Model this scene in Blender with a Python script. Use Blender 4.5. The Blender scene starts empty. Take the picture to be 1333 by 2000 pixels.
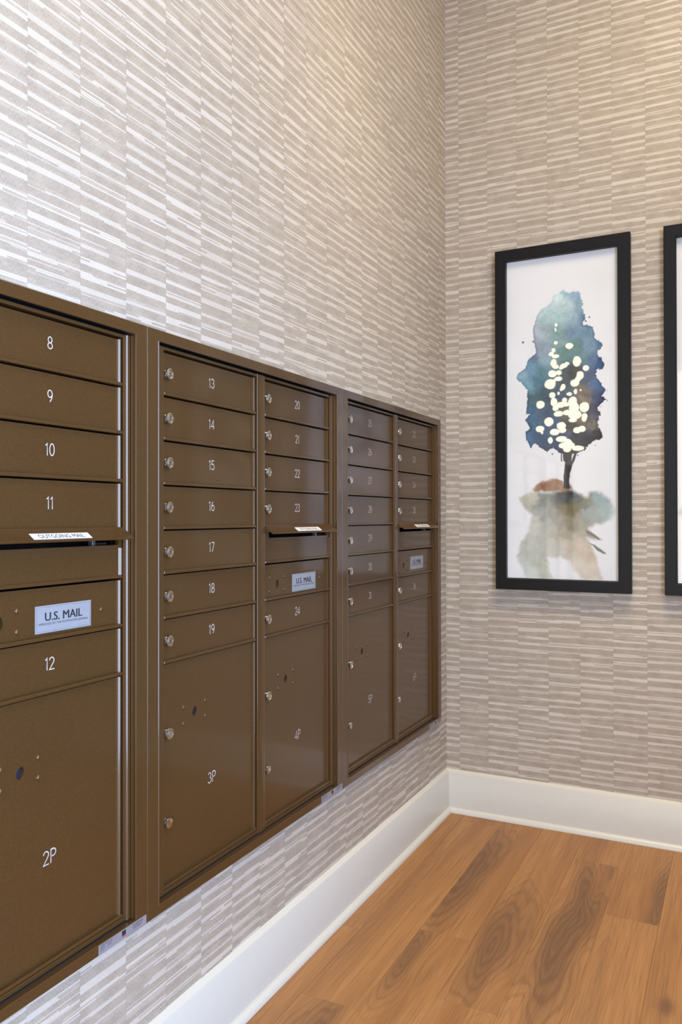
import bpy, bmesh, math, random
import numpy as np
from mathutils import Matrix, Vector
from mathutils.geometry import tessellate_polygon

scene = bpy.context.scene
COL = scene.collection
random.seed(7)

# ------------------------------------------------------------------ camera
def cam_axes(yaw, pitch, roll):
    f = Vector((-math.sin(yaw) * math.cos(pitch), math.cos(yaw) * math.cos(pitch), math.sin(pitch)))
    r0 = Vector((math.cos(yaw), math.sin(yaw), 0)); u0 = r0.cross(f)
    r = math.cos(roll) * r0 + math.sin(roll) * u0
    u = -math.sin(roll) * r0 + math.cos(roll) * u0
    return r, u, f
CAM_POS = Vector((1.03301, -2.98498, 1.14436))
_r, _u, _f = cam_axes(0.46419, 0.0064, -0.00159)
cam_data = bpy.data.cameras.new('camera')
cam = bpy.data.objects.new('camera', cam_data); COL.objects.link(cam)
cam.matrix_world = Matrix(((_r.x, _u.x, -_f.x, CAM_POS.x), (_r.y, _u.y, -_f.y, CAM_POS.y),
                           (_r.z, _u.z, -_f.z, CAM_POS.z), (0, 0, 0, 1)))
cam_data.sensor_fit = 'HORIZONTAL'; cam_data.sensor_width = 36.0
cam_data.lens = 1558.85 / 1333 * 36.0
cam_data.clip_start = 0.02
scene.camera = cam

# ------------------------------------------------------------------ world, lights, exposure
ROOM_X, ROOM_Y, ROOM_Z = 1.95, -3.85, 3.6
vs = scene.view_settings
vs.view_transform = 'Standard'; vs.look = 'None'; vs.gamma = 1.0; vs.use_curve_mapping = False
vs.exposure = 0.0
world = bpy.data.worlds.new('world'); scene.world = world; world.use_nodes = True
bg = world.node_tree.nodes['Background']
bg.inputs['Color'].default_value = (0.62, 0.78, 1.0, 1); bg.inputs['Strength'].default_value = 1.5

def area(name, loc, target, sx, sy, power, color, spread=180, shape='RECTANGLE'):
    d = bpy.data.lights.new(name, 'AREA'); d.shape = shape; d.size = sx; d.size_y = sy
    d.energy = power; d.color = color; d.spread = math.radians(spread)
    o = bpy.data.objects.new(name, d); COL.objects.link(o); o.location = loc
    o.rotation_euler = (Vector(target) - Vector(loc)).to_track_quat('-Z', 'Y').to_euler()
    return o
def spot(name, loc, target, power, color, angle, blend, size):
    d = bpy.data.lights.new(name, 'SPOT'); d.energy = power; d.color = color
    d.spot_size = math.radians(angle); d.spot_blend = blend; d.shadow_soft_size = size
    o = bpy.data.objects.new(name, d); COL.objects.link(o); o.location = loc
    o.rotation_euler = (Vector(target) - Vector(loc)).to_track_quat('-Z', 'Y').to_euler()
    return o
DAY = (0.36, 0.565, 1.0); WARM = (1.0, 0.89, 0.66)
# daylight through the glazed opening in the right wall, warm lobby light through the doorway behind the camera
area('daylight_side', (2.01, -2.8, 1.2), (0, -2.8, 1.2), 1.25, 2.3, 182, DAY)
area('lobby_light', (0.75, -3.93, 1.2), (0.75, 0, 1.2), 1.15, 2.2, 32, (1.0, 0.85, 0.60))
# added soft fill for the ambient light, then the ceiling downlights
area('ceiling_fill', (1.4, -1.35, 3.58), (1.4, -1.35, 0), 1.0, 1.1, 50, WARM)
spot('downlight_left', (0.45, -1.06, 3.58), (0.45, -0.62, 0), 110, WARM, 56, 1.0, 0.03)
spot('downlight_right', (1.04, -1.06, 3.58), (1.04, -0.62, 0), 110, WARM, 56, 1.0, 0.03)

# ------------------------------------------------------------------ materials
def srgb(r, g, b):
    f = lambda c: (c / 255 / 12.92) if c <= 10 else ((c / 255 + 0.055) / 1.055) ** 2.4
    return (f(r), f(g), f(b), 1)
class NT:
    def __init__(s, name):
        s.m = bpy.data.materials.new(name); s.m.use_nodes = True
        s.t = s.m.node_tree; s.n = s.t.nodes; s.l = s.t.links
        s.p = s.n['Principled BSDF']
    def put(s, sock, v):
        if isinstance(v, bpy.types.NodeSocket): s.l.new(v, sock)
        else: sock.default_value = v
    def math(s, op, a, b=0.0, c=None, clamp=False):
        n = s.n.new('ShaderNodeMath'); n.operation = op; n.use_clamp = clamp
        s.put(n.inputs[0], a); s.put(n.inputs[1], b)
        if c is not None: s.put(n.inputs[2], c)
        return n.outputs[0]
    def mix(s, f, a, b):
        n = s.n.new('ShaderNodeMix'); n.data_type = 'RGBA'
        s.put(n.inputs[0], f); s.put(n.inputs[6], a); s.put(n.inputs[7], b)
        return n.outputs[2]
    def mixf(s, f, a, b):
        n = s.n.new('ShaderNodeMix'); s.put(n.inputs[0], f); s.put(n.inputs[2], a); s.put(n.inputs[3], b)
        return n.outputs[0]
    def xyz(s, x, y, z):
        n = s.n.new('ShaderNodeCombineXYZ'); s.put(n.inputs[0], x); s.put(n.inputs[1], y); s.put(n.inputs[2], z)
        return n.outputs[0]
    def pos(s, kind='Position'):
        if kind == 'Object':
            g = s.n.new('ShaderNodeTexCoord').outputs['Object']
        else:
            g = s.n.new('ShaderNodeNewGeometry').outputs['Position']
        n = s.n.new('ShaderNodeSeparateXYZ'); s.l.new(g, n.inputs[0])
        return n.outputs[0], n.outputs[1], n.outputs[2]
    def white(s, vec):
        n = s.n.new('ShaderNodeTexWhiteNoise'); n.noise_dimensions = '3D'; s.l.new(vec, n.inputs['Vector'])
        c = s.n.new('ShaderNodeSeparateXYZ'); s.l.new(n.outputs['Color'], c.inputs[0])
        return c.outputs[0], c.outputs[1], c.outputs[2]
    def noise(s, vec, scale=1.0, detail=2.0, rough=0.5, dist=0.0):
        n = s.n.new('ShaderNodeTexNoise'); s.l.new(vec, n.inputs['Vector'])
        n.inputs['Scale'].default_value = scale; n.inputs['Detail'].default_value = detail
        n.inputs['Roughness'].default_value = rough; n.inputs['Distortion'].default_value = dist
        return n.outputs[0]
    def step(s, v, lo, hi):
        n = s.n.new('ShaderNodeMapRange'); n.interpolation_type = 'SMOOTHSTEP'; n.clamp = True
        s.put(n.inputs['Value'], v); s.put(n.inputs['From Min'], lo); s.put(n.inputs['From Max'], hi)
        return n.outputs[0]
    def bump(s, h, strength, dist):
        n = s.n.new('ShaderNodeBump'); n.inputs['Strength'].default_value = strength
        n.inputs['Distance'].default_value = dist; s.l.new(h, n.inputs['Height'])
        s.l.new(n.outputs[0], s.p.inputs['Normal'])
    def set(s, **k):
        for a, v in k.items():
            s.put(s.p.inputs[{'color': 'Base Color', 'rough': 'Roughness', 'metal': 'Metallic', 'spec': 'Specular IOR Level',
                              'coat': 'Coat Weight', 'coat_rough': 'Coat Roughness'}[a]], v)
        return s.m

def plain(name, color, rough=0.5, metal=0.0, spec=0.5, var=0.06, scale=60):
    t = NT(name); x, y, z = t.pos()
    n = t.noise(t.xyz(x, y, z), scale, 3)
    dark = tuple(c * (1 - var) for c in color[:3]) + (1,); light = tuple(min(1, c * (1 + var)) for c in color[:3]) + (1,)
    return t.set(color=t.mix(n, dark, light), rough=rough, metal=metal, spec=spec)

def wallpaper(name, axis, origin, pitch, sign, base_amt=0.28, line_amt=0.72):
    """woven-look paper: columns of offset blocks, each block a group of fine light lines on a taupe ground"""
    t = NT(name); x, y, z = t.pos()
    uu = x if axis == 'x' else y
    U = t.math('MULTIPLY', t.math('SUBTRACT', uu, origin), sign / pitch)
    col = t.math('FLOOR', U); fu = t.math('FRACT', U)
    h0, _, _ = t.white(t.xyz(col, 3.3, 0.7))
    wob = t.noise(t.xyz(t.math('MULTIPLY', col, 5.17), t.math('MULTIPLY', z, 9.0), 0.0), 1.0, 1)
    V = t.math('ADD', t.math('MULTIPLY', z, 1 / 0.0272), t.math('ADD', t.math('MULTIPLY', h0, 7.0), t.math('MULTIPLY', wob, 1.6)))
    blk = t.math('FLOOR', V); tv = t.math('FRACT', V)
    g1, g2, g3 = t.white(t.xyz(col, blk, 11.0))
    lo = t.math('ADD', 0.46, t.math('MULTIPLY', g1, 0.16))
    inside = t.math('MULTIPLY', t.step(tv, lo, t.math('ADD', lo, 0.04)), t.step(tv, 1.0, 0.96))
    K = t.math('MULTIPLY', V, 8.0); k = t.math('FLOOR', K); kf = t.math('FRACT', K)
    l1, l2, l3 = t.white(t.xyz(col, k, 23.0))
    side = t.mixf(t.math('GREATER_THAN', l3, 0.5), fu, t.math('SUBTRACT', 1.0, fu))
    short = t.math('MULTIPLY', t.math('GREATER_THAN', l2, 0.55), t.math('GREATER_THAN', side, t.math('MULTIPLY', t.math('SUBTRACT', l2, 0.40), 1.5)))
    ext = t.math('SUBTRACT', 1.0, short)
    prof = t.math('MULTIPLY', t.step(kf, 0.12, 0.32), t.step(kf, 0.88, 0.68))
    present = t.math('GREATER_THAN', l1, 0.22)
    stray = t.math('MULTIPLY', t.math('GREATER_THAN', l1, 0.955), 0.6)
    inl = t.math('MAXIMUM', t.math('MULTIPLY', inside, present), stray)
    line = t.math('MULTIPLY', t.math('MULTIPLY', inl, ext), prof)
    base = t.math('MULTIPLY', t.math('MULTIPLY', inside, t.mixf(present, 0.35, t.mixf(ext, 0.25, 1.0))), t.math('ADD', base_amt, t.math('MULTIPLY', g2, 0.34)))
    L = t.math('MAXIMUM', base, t.math('MULTIPLY', line, t.math('ADD', line_amt, t.math('MULTIPLY', g3, 0.28))))
    weave = t.noise(t.xyz(t.math('MULTIPLY', uu, 1150), t.math('MULTIPLY', z, 170), 0.0), 1.0, 2)
    blotch = t.noise(t.xyz(t.math('MULTIPLY', uu, 26), t.math('MULTIPLY', z, 26), 4.0), 1.0, 2)
    tone = t.math('ADD', t.math('MULTIPLY', weave, 0.72), t.math('MULTIPLY', blotch, 0.28))
    ground = t.mix(t.step(tone, 0.3, 0.7), PAPER_D0, PAPER_D1)
    seam = t.math('MULTIPLY', t.math('MINIMUM', fu, t.math('SUBTRACT', 1.0, fu)), pitch)
    ground = t.mix(t.step(seam, 0.0, 0.0016), PAPER_SEAM, ground)
    color = t.mix(L, ground, t.mix(weave, PAPER_L0, PAPER_L1))
    t.bump(t.math('ADD', t.math('MULTIPLY', L, 0.6), t.math('MULTIPLY', weave, 0.7)), 0.25, 0.0006)
    return t.set(color=color, rough=t.mixf(L, 0.52, 0.40), spec=t.mixf(L, 0.45, 0.9))
PAPER_D0, PAPER_D1 = srgb(138, 123, 104), srgb(172, 156, 135)
PAPER_L0, PAPER_L1 = srgb(184, 170, 151), srgb(212, 200, 182)
PAPER_SEAM = srgb(146, 130, 114)

M = {}
M['paper_left'] = wallpaper('wallpaper_left', 'y', -0.1935, 0.1165, -1.0)
M['paper_back'] = wallpaper('wallpaper_back', 'x', 0.0541, 0.1142, 1.0, 0.40, 0.56)
M['paper_other'] = wallpaper('wallpaper_other', 'y', -0.1, 0.1165, 1.0)

def bronze():
    t = NT('bronze_powder_coat'); x, y, z = t.pos()
    n = t.noise(t.xyz(x, y, z), 900, 2); c = t.noise(t.xyz(x, y, z), 7, 3)
    color = t.mix(t.step(n, 0.35, 0.65), srgb(77, 53, 27), srgb(91, 65, 35))
    color = t.mix(t.math('MULTIPLY', c, 0.25), color, srgb(92, 66, 33))
    t.bump(n, 0.06, 0.0003)
    return t.set(color=color, rough=0.32, metal=0.42, spec=0.3, coat=0.42, coat_rough=0.09)
M['bronze'] = bronze()
M['bronze_shaded'] = plain('shade_dark_bronze', srgb(40, 32, 25), 0.7)  # bronze darkened in colour to stand in for recess shade
M['chrome'] = plain('brushed_chrome', srgb(205, 203, 196), 0.22, 1.0)
M['latch'] = plain('dull_latch_metal', srgb(92, 92, 92), 0.4, 0.6)
M['slit'] = plain('keyway_dark', srgb(35, 33, 30), 0.5)
M['ink'] = plain('engraved_white_ink', srgb(176, 166, 153), 0.6)
M['black_ink'] = plain('black_print', srgb(24, 24, 30), 0.6)
M['grey_ink'] = plain('grey_print', srgb(70, 72, 88), 0.6)
M['red_ink'] = plain('red_print', srgb(150, 45, 50), 0.6)
M['placard'] = plain('satin_placard', srgb(134, 134, 135), 0.32, 0.0)
M['label_white'] = plain('white_label', srgb(206, 199, 190), 0.5)
M['sticker'] = plain('clear_grey_sticker', srgb(126, 119, 118), 0.35)
M['lens'] = plain('dark_blue_keyhole_cover', srgb(26, 32, 52), 0.25)
M['trim_paint'] = plain('semi_gloss_trim_paint', srgb(191, 184, 169), 0.28, 0, 0.5, 0.015, 30)
M['ceiling'] = plain('flat_ceiling_paint', srgb(236, 232, 224), 0.8, 0, 0.2, 0.02)
M['frame_black'] = plain('satin_black_frame', srgb(17, 16, 16), 0.45, 0, 0.2, 0.15, 90)
M['window_frame'] = plain('dark_window_metal', srgb(60, 58, 56), 0.4)

def wood():
    """printed plank grain; every plank carries its own heartwood figure (heart_x, heart_y, heart_w, heart_l, heart_a)"""
    t = NT('vinyl_plank_wood'); x, y, z = t.pos()
    def prop(n):
        a = t.n.new('ShaderNodeAttribute'); a.attribute_type = 'OBJECT'; a.attribute_name = n; return a.outputs['Fac']
    info = t.n.new('ShaderNodeObjectInfo'); rnd = t.math('MULTIPLY', info.outputs['Random'], 40.0)
    w1 = t.noise(t.xyz(t.math('MULTIPLY', x, 12), t.math('MULTIPLY', y, 2.6), rnd), 1.0, 1.6, 0.45)
    w2 = t.noise(t.xyz(t.math('MULTIPLY', x, 60), t.math('MULTIPLY', y, 4), rnd), 1.0, 2, 0.5)
    tone = t.noise(t.xyz(t.math('MULTIPLY', x, 14), t.math('MULTIPLY', y, 0.9), rnd), 1.0, 3, 0.55)
    fine = t.noise(t.xyz(t.math('MULTIPLY', x, 430), t.math('MULTIPLY', y, 6), rnd), 1.0, 3)
    mid = t.noise(t.xyz(t.math('ADD', t.math('MULTIPLY', x, 95), t.math('MULTIPLY', w1, 6.0)), t.math('MULTIPLY', y, 1.6), rnd), 1.0, 3)
    dx = t.math('ADD', t.math('DIVIDE', t.math('SUBTRACT', x, prop('heart_x')), prop('heart_w')), t.math('MULTIPLY', t.math('SUBTRACT', w1, 0.5), 2.4))
    dy = t.math('ADD', t.math('DIVIDE', t.math('SUBTRACT', y, prop('heart_y')), prop('heart_l')), t.math('MULTIPLY', t.math('SUBTRACT', w1, 0.5), 1.0))
    r = t.math('ADD', t.math('SQRT', t.math('ADD', t.math('MULTIPLY', dx, dx), t.math('MULTIPLY', dy, dy))), t.math('MULTIPLY', t.math('SUBTRACT', w2, 0.5), 0.22))
    amt = prop('heart_a')
    dark = t.math('MULTIPLY', t.step(r, 1.55, 0.25), amt)
    ring = t.math('ABSOLUTE', t.math('SUBTRACT', t.math('FRACT', t.math('MULTIPLY', r, 4.2)), 0.5))
    near = t.math('MULTIPLY', t.step(r, 2.2, 0.6), t.math('ADD', 0.05, t.math('MULTIPLY', amt, 0.42)))
    a = t.mix(t.step(tone, 0.30, 0.62), WOOD_M, WOOD_L)
    a = t.mix(t.math('MULTIPLY', t.step(mid, 0.44, 0.68), 0.45), a, WOOD_M)
    a = t.mix(t.math('MULTIPLY', dark, 0.95), a, WOOD_D)
    a = t.mix(t.math('MULTIPLY', t.step(ring, 0.30, 0.02), near), a, WOOD_K)
    a = t.mix(t.math('MULTIPLY', t.math('MULTIPLY', t.step(ring, 0.34, 0.48), dark), 0.35), a, WOOD_M)
    a = t.mix(t.math('MULTIPLY', t.step(fine, 0.46, 0.66), 0.36), a, WOOD_K)
    t.bump(fine, 0.12, 0.0004)
    return t.set(color=a, rough=t.mixf(fine, 0.42, 0.55), spec=0.4)
WOOD_L, WOOD_M, WOOD_D, WOOD_K = srgb(160, 112, 65), srgb(141, 95, 53), srgb(107, 75, 49), srgb(94, 62, 37)
M['wood'] = wood()
M['subfloor'] = plain('dark_underlay', srgb(60, 42, 28), 0.8)

def print_mat():
    t = NT('watercolour_print'); a = t.n.new('ShaderNodeAttribute'); a.attribute_name = 'paint'
    return t.set(color=a.outputs['Color'], rough=0.75, spec=0.3)
M['print'] = print_mat()
def glass_mat():
    m = bpy.data.materials.new('picture_glass'); m.use_nodes = True; n = m.node_tree.nodes; l = m.node_tree.links
    n.remove(n['Principled BSDF'])
    tr = n.new('ShaderNodeBsdfTransparent'); gl = n.new('ShaderNodeBsdfGlossy'); gl.inputs['Roughness'].default_value = 0.03
    lw = n.new('ShaderNodeLayerWeight'); pw = n.new('ShaderNodeMath'); pw.operation = 'POWER'; pw.inputs[1].default_value = 5.0
    ma = n.new('ShaderNodeMath'); ma.operation = 'MULTIPLY_ADD'; ma.inputs[1].default_value = 0.5; ma.inputs[2].default_value = 0.03
    mx = n.new('ShaderNodeMixShader'); l.new(lw.outputs['Facing'], pw.inputs[0]); l.new(pw.outputs[0], ma.inputs[0])
    l.new(ma.outputs[0], mx.inputs[0]); l.new(tr.outputs[0], mx.inputs[1]); l.new(gl.outputs[0], mx.inputs[2])
    l.new(mx.outputs[0], n['Material Output'].inputs['Surface'])
    return m
M['glass'] = glass_mat()

# ------------------------------------------------------------------ mesh builder
class MB:
    def __init__(s): s.v, s.f, s.mi, s.mats = [], [], [], []
    def mat(s, m):
        if m not in s.mats: s.mats.append(m)
        return s.mats.index(m)
    def add(s, verts, faces, m):
        o = len(s.v); k = s.mat(m)
        s.v += [tuple(p) for p in verts]; s.f += [tuple(i + o for i in f) for f in faces]; s.mi += [k] * len(faces)
    def box(s, x0, x1, y0, y1, z0, z1, m, b=0.0):
        if b <= 0:
            v = [(x, y, z) for x in (x0, x1) for y in (y0, y1) for z in (z0, z1)]
            s.add(v, [(0, 1, 3, 2), (4, 6, 7, 5), (0, 4, 5, 1), (2, 3, 7, 6), (0, 2, 6, 4), (1, 5, 7, 3)], m); return
        bm = bmesh.new(); bmesh.ops.create_cube(bm, size=1)
        for v in bm.verts:
            v.co = Vector(((x0 + x1) / 2 + v.co.x * (x1 - x0), (y0 + y1) / 2 + v.co.y * (y1 - y0), (z0 + z1) / 2 + v.co.z * (z1 - z0)))
        bmesh.ops.bevel(bm, geom=list(bm.edges), offset=b, segments=1, affect='EDGES')
        bm.verts.index_update()
        s.add([v.co[:] for v in bm.verts], [[v.index for v in f.verts] for f in bm.faces], m); bm.free()
    def prism_z(s, prof, z0, z1, m, skip=(), caps=True):
        """profile [(x, y)] counter-clockwise seen from +z, extruded in z"""
        n = len(prof)
        v = [(x, y, z0) for x, y in prof] + [(x, y, z1) for x, y in prof]
        f = [(i, (i + 1) % n, n + (i + 1) % n, n + i) for i in range(n) if i not in skip]
        if caps:
            tri = tessellate_polygon([[Vector((x, y, 0)) for x, y in prof]])
            for t in tri:
                f.append(tuple(n + i for i in t)); f.append(tuple(reversed(t)))
        s.add(v, f, m)
    def prism_y(s, prof, y0, y1, m, d0=0.0, d1=0.0):
        """profile [(x, z)] extruded in y; ends mitred by d * x"""
        n = len(prof)
        v = [(x, y0 + d0 * x, z) for x, z in prof] + [(x, y1 + d1 * x, z) for x, z in prof]
        f = [(i, (i + 1) % n, n + (i + 1) % n, n + i) for i in range(n)]
        for t in tessellate_polygon([[Vector((x, z, 0)) for x, z in prof]]):
            f.append(tuple(n + i for i in t)); f.append(tuple(reversed(t)))
        s.add(v, f, m)
    def ring(s, loops, m):
        """loops of four corners joined in sequence"""
        v = [p for L in loops for p in L]; f = []
        for a in range(len(loops) - 1):
            for i in range(4):
                j = (i + 1) % 4
                f.append((4 * a + i, 4 * a + j, 4 * a + 4 + j, 4 * a + 4 + i))
        s.add(v, f, m)
    def lathe_x(s, prof, cy, cz, m, seg=20, cap=True):
        """profile [(r, x)] turned about an axis parallel to x"""
        v, f = [], []
        for r, x in prof:
            for k in range(seg):
                a = 2 * math.pi * k / seg
                v.append((x, cy + r * math.cos(a), cz + r * math.sin(a)))
        for a in range(len(prof) - 1):
            for k in range(seg):
                j = (k + 1) % seg
                f.append((a * seg + k, a * seg + j, (a + 1) * seg + j, (a + 1) * seg + k))
        if cap: f.append(tuple((len(prof) - 1) * seg + k for k in range(seg)))
        s.add(v, f, m)
    def plate(s, outer, holes, x, m):
        """flat face at x with outer [(y, z)] and holes"""
        loops = [[Vector((y, z, 0)) for y, z in outer]] + [[Vector((y, z, 0)) for y, z in h] for h in holes]
        flat = [p for L in loops for p in L]
        tris = []
        for t in tessellate_polygon(loops):
            a, b, c = (flat[i] for i in t)
            cr = (b - a).cross(c - a).z
            tris.append(tuple(t) if cr > 0 else tuple(reversed(t)))
        s.add([(x, p.x, p.y) for p in flat], tris, m)
    def tube_x(s, loop, x0, x1, m):
        n = len(loop)
        s.add([(x0, y, z) for y, z in loop] + [(x1, y, z) for y, z in loop],
              [(i, (i + 1) % n, n + (i + 1) % n, n + i) for i in range(n)], m)
    def mesh(s, name, angle=35, recalc=False, smooth=True):
        me = bpy.data.meshes.new(name); me.from_pydata(s.v, [], s.f)
        for m in s.mats: me.materials.append(M[m])
        me.polygons.foreach_set('material_index', s.mi)
        if recalc or smooth:
            bm = bmesh.new(); bm.from_mesh(me)
            if recalc: bmesh.ops.recalc_face_normals(bm, faces=list(bm.faces))
            if smooth:
                for f in bm.faces: f.smooth = True
                for e in bm.edges:
                    if len(e.link_faces) != 2 or e.calc_face_angle(0) > math.radians(angle): e.smooth = False
            bm.to_mesh(me); bm.free()
        me.update(); return me
    def build(s, name, parent=None, **k):
        return link(name, s.mesh(name, **k), parent)
def link(name, me, parent=None, loc=None):
    o = bpy.data.objects.new(name, me); COL.objects.link(o)
    if parent is not None: o.parent = parent
    if loc is not None: o.location = loc
    return o
def structure(o): o['kind'] = 'structure'; return o
def thing(name, label, cat, loc, group=None):
    o = bpy.data.objects.new(name, None); COL.objects.link(o); o.location = loc
    o.empty_display_size = 0.1; o['label'] = label; o['category'] = cat
    if group: o['group'] = group
    return o

# ------------------------------------------------------------------ layout numbers
W = 0.83681
SEAM = [-0.11203 - i * W for i in range(4)]          # right end of the row, then each joint going left
ZB, ZT = 0.371, 1.511                                # bottom and top of the cabinets
OPEN_Y0, OPEN_Y1 = SEAM[3], SEAM[0]

# ------------------------------------------------------------------ room shell
b = MB()
x0, x1 = -0.14, 0.0
m = 'paper_left'; g = 0.012
b.box(x0, x1, ROOM_Y, 0.0, 0, ZB + g, m)
b.box(x0, x1, ROOM_Y, 0.0, ZT - g, ROOM_Z, m)
b.box(x0, x1, ROOM_Y, OPEN_Y0 + g, ZB + g, ZT - g, m)
b.box(x0, x1, OPEN_Y1 - g, 0.0, ZB + g, ZT - g, m)
structure(b.build('wall_left', smooth=False))
b = MB(); b.box(-0.14, ROOM_X + 0.14, 0.0, 0.14, 0, ROOM_Z, 'paper_back'); structure(b.build('wall_back', smooth=False))
WY0, WY1, WZ1 = -3.45, -2.15, 2.4
b = MB()
b.box(ROOM_X, ROOM_X + 0.14, WY1, 0, 0, ROOM_Z, 'paper_other'); b.box(ROOM_X, ROOM_X + 0.14, ROOM_Y, WY0, 0, ROOM_Z, 'paper_other')
b.box(ROOM_X, ROOM_X + 0.14, WY0, WY1, WZ1, ROOM_Z, 'paper_other')
structure(b.build('wall_right', smooth=False))
FX0, FX1 = 0.15, 1.35
b = MB()
b.box(FX1, ROOM_X + 0.14, ROOM_Y - 0.14, ROOM_Y, 0, ROOM_Z, 'paper_other'); b.box(-0.14, FX0, ROOM_Y - 0.14, ROOM_Y, 0, ROOM_Z, 'paper_other')
b.box(FX0, FX1, ROOM_Y - 0.14, ROOM_Y, WZ1, ROOM_Z, 'paper_other')
structure(b.build('wall_front', smooth=False))
b = MB(); b.box(-0.14, ROOM_X + 0.14, ROOM_Y - 0.14, 0.14, ROOM_Z, ROOM_Z + 0.1, 'ceiling'); structure(b.build('ceiling', smooth=False))
b = MB(); w = 0.05
for ya in (WY0, (WY0 + WY1) / 2 - w / 2, WY1 - w): b.box(ROOM_X + 0.02, ROOM_X + 0.08 - 0.03, ya, ya + w, 0.0, WZ1, 'window_frame')
for za in (0.0, WZ1 - w): b.box(ROOM_X + 0.02, ROOM_X + 0.05, WY0, WY1, za, za + w, 'window_frame')
structure(b.build('window_1', smooth=False))
b = MB()
for xa in (FX0, (FX0 + FX1) / 2 - w / 2, FX1 - w): b.box(xa, xa + w, ROOM_Y - 0.05, ROOM_Y - 0.02, 0, WZ1, 'window_frame')
for za in (0.0, WZ1 - w): b.box(FX0, FX1, ROOM_Y - 0.05, ROOM_Y - 0.02, za, za + w, 'window_frame')
structure(b.build('window_2', smooth=False))

# floor of wood-look planks
b = MB(); b.box(-0.14, ROOM_X + 0.14, ROOM_Y - 0.14, 0.14, -0.1, -0.006, 'subfloor'); floor = structure(b.build('floor', smooth=False))
edges_x = [0.0] + [0.084 + 0.148 * i for i in range(20)] + [ROOM_X]
ends = [-0.9755, -1.305, -0.897, -1.18, -0.24, -0.586]
PL = 1.22; gap = 0.0002
HEARTS = [   # heart x, y, half width, half length, depth of colour, then a point inside the plank that carries it
    (0.09, -0.75, 0.03, 0.50, 0.25, 0.16, -0.6), (0.160, -1.50, 0.05, 0.24, 0.75, 0.16, -1.5), (0.255, -0.44, 0.045, 0.42, 0.95, 0.30, -0.4),
    (0.255, -1.02, 0.050, 0.20, 0.80, 0.30, -1.2), (0.445, -0.86, 0.048, 0.30, 0.85, 0.45, -0.6), (0.50, -1.45, 0.04, 0.20, 0.5, 0.45, -1.5),
    (0.60, -0.02, 0.03, 0.10, 0.2, 0.60, -0.1), (0.608, -0.66, 0.068, 0.50, 1.0, 0.60, -0.7), (0.822, -0.40, 0.030, 0.24, 0.9, 0.75, -0.3),
    (0.70, -1.0, 0.03, 0.3, 0.25, 0.75, -0.9), (0.87, -0.974, 0.018, 0.035, 0.9, 0.90, -0.95)]
for i in range(len(edges_x) - 1):
    xa, xb = edges_x[i], edges_x[i + 1]
    if xb - xa < 0.01: continue
    e = ends[i] if i < len(ends) else -random.uniform(0.05, PL)
    cuts = [0.0]; y = e
    while y > 0: y -= PL
    while y + PL < -0.02: y += PL
    while y > ROOM_Y: cuts.append(y); y -= PL
    cuts.append(ROOM_Y)
    for ya, yb in zip(cuts[1:], cuts[:-1]):
        if yb - ya < 0.02: continue
        b = MB(); b.box(xa + gap, xb - gap, ya + gap, yb - gap, -0.006, 0.0, 'wood', 0.0003)
        o = b.build('plank', floor, smooth=False)
        hs = [h for h in HEARTS if xa < h[5] < xb and ya < h[6] < yb]
        h = hs[0] if hs else (random.uniform(xa, xb), random.uniform(ya, yb), 0.05, random.uniform(0.2, 0.5), random.uniform(0.1, 0.7))
        for key, val in zip(('heart_x', 'heart_y', 'heart_w', 'heart_l', 'heart_a'), h): o[key] = float(val)

# baseboards and shoe moulding, mitred in the corner
board = [(0, 0), (0.0142, 0), (0.0142, 0.1508), (0.0128, 0.1535), (0.0, 0.1612)]
shoe = [(0.014, 0), (0.0280, 0), (0.0275, 0.006), (0.0250, 0.0122), (0.0205, 0.0168), (0.0155, 0.0187), (0.014, 0.0187)]
def run(name, prof, parent=None, side='left'):
    b = MB()
    b.prism_y(prof, ROOM_Y, -0.0, 'trim_paint', 0, -1.0)
    if side == 'back':
        b.v = [(-y, -x, z) for x, y, z in b.v]
        b.v = [(min(x, ROOM_X), y, z) for x, y, z in b.v]
    return b.build(name, parent, recalc=True, angle=30)
for side in ('left', 'back'):
    bb = structure(run('baseboard_' + side, board, None, side))
    run('shoe_molding', shoe, bb, side)

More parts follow.
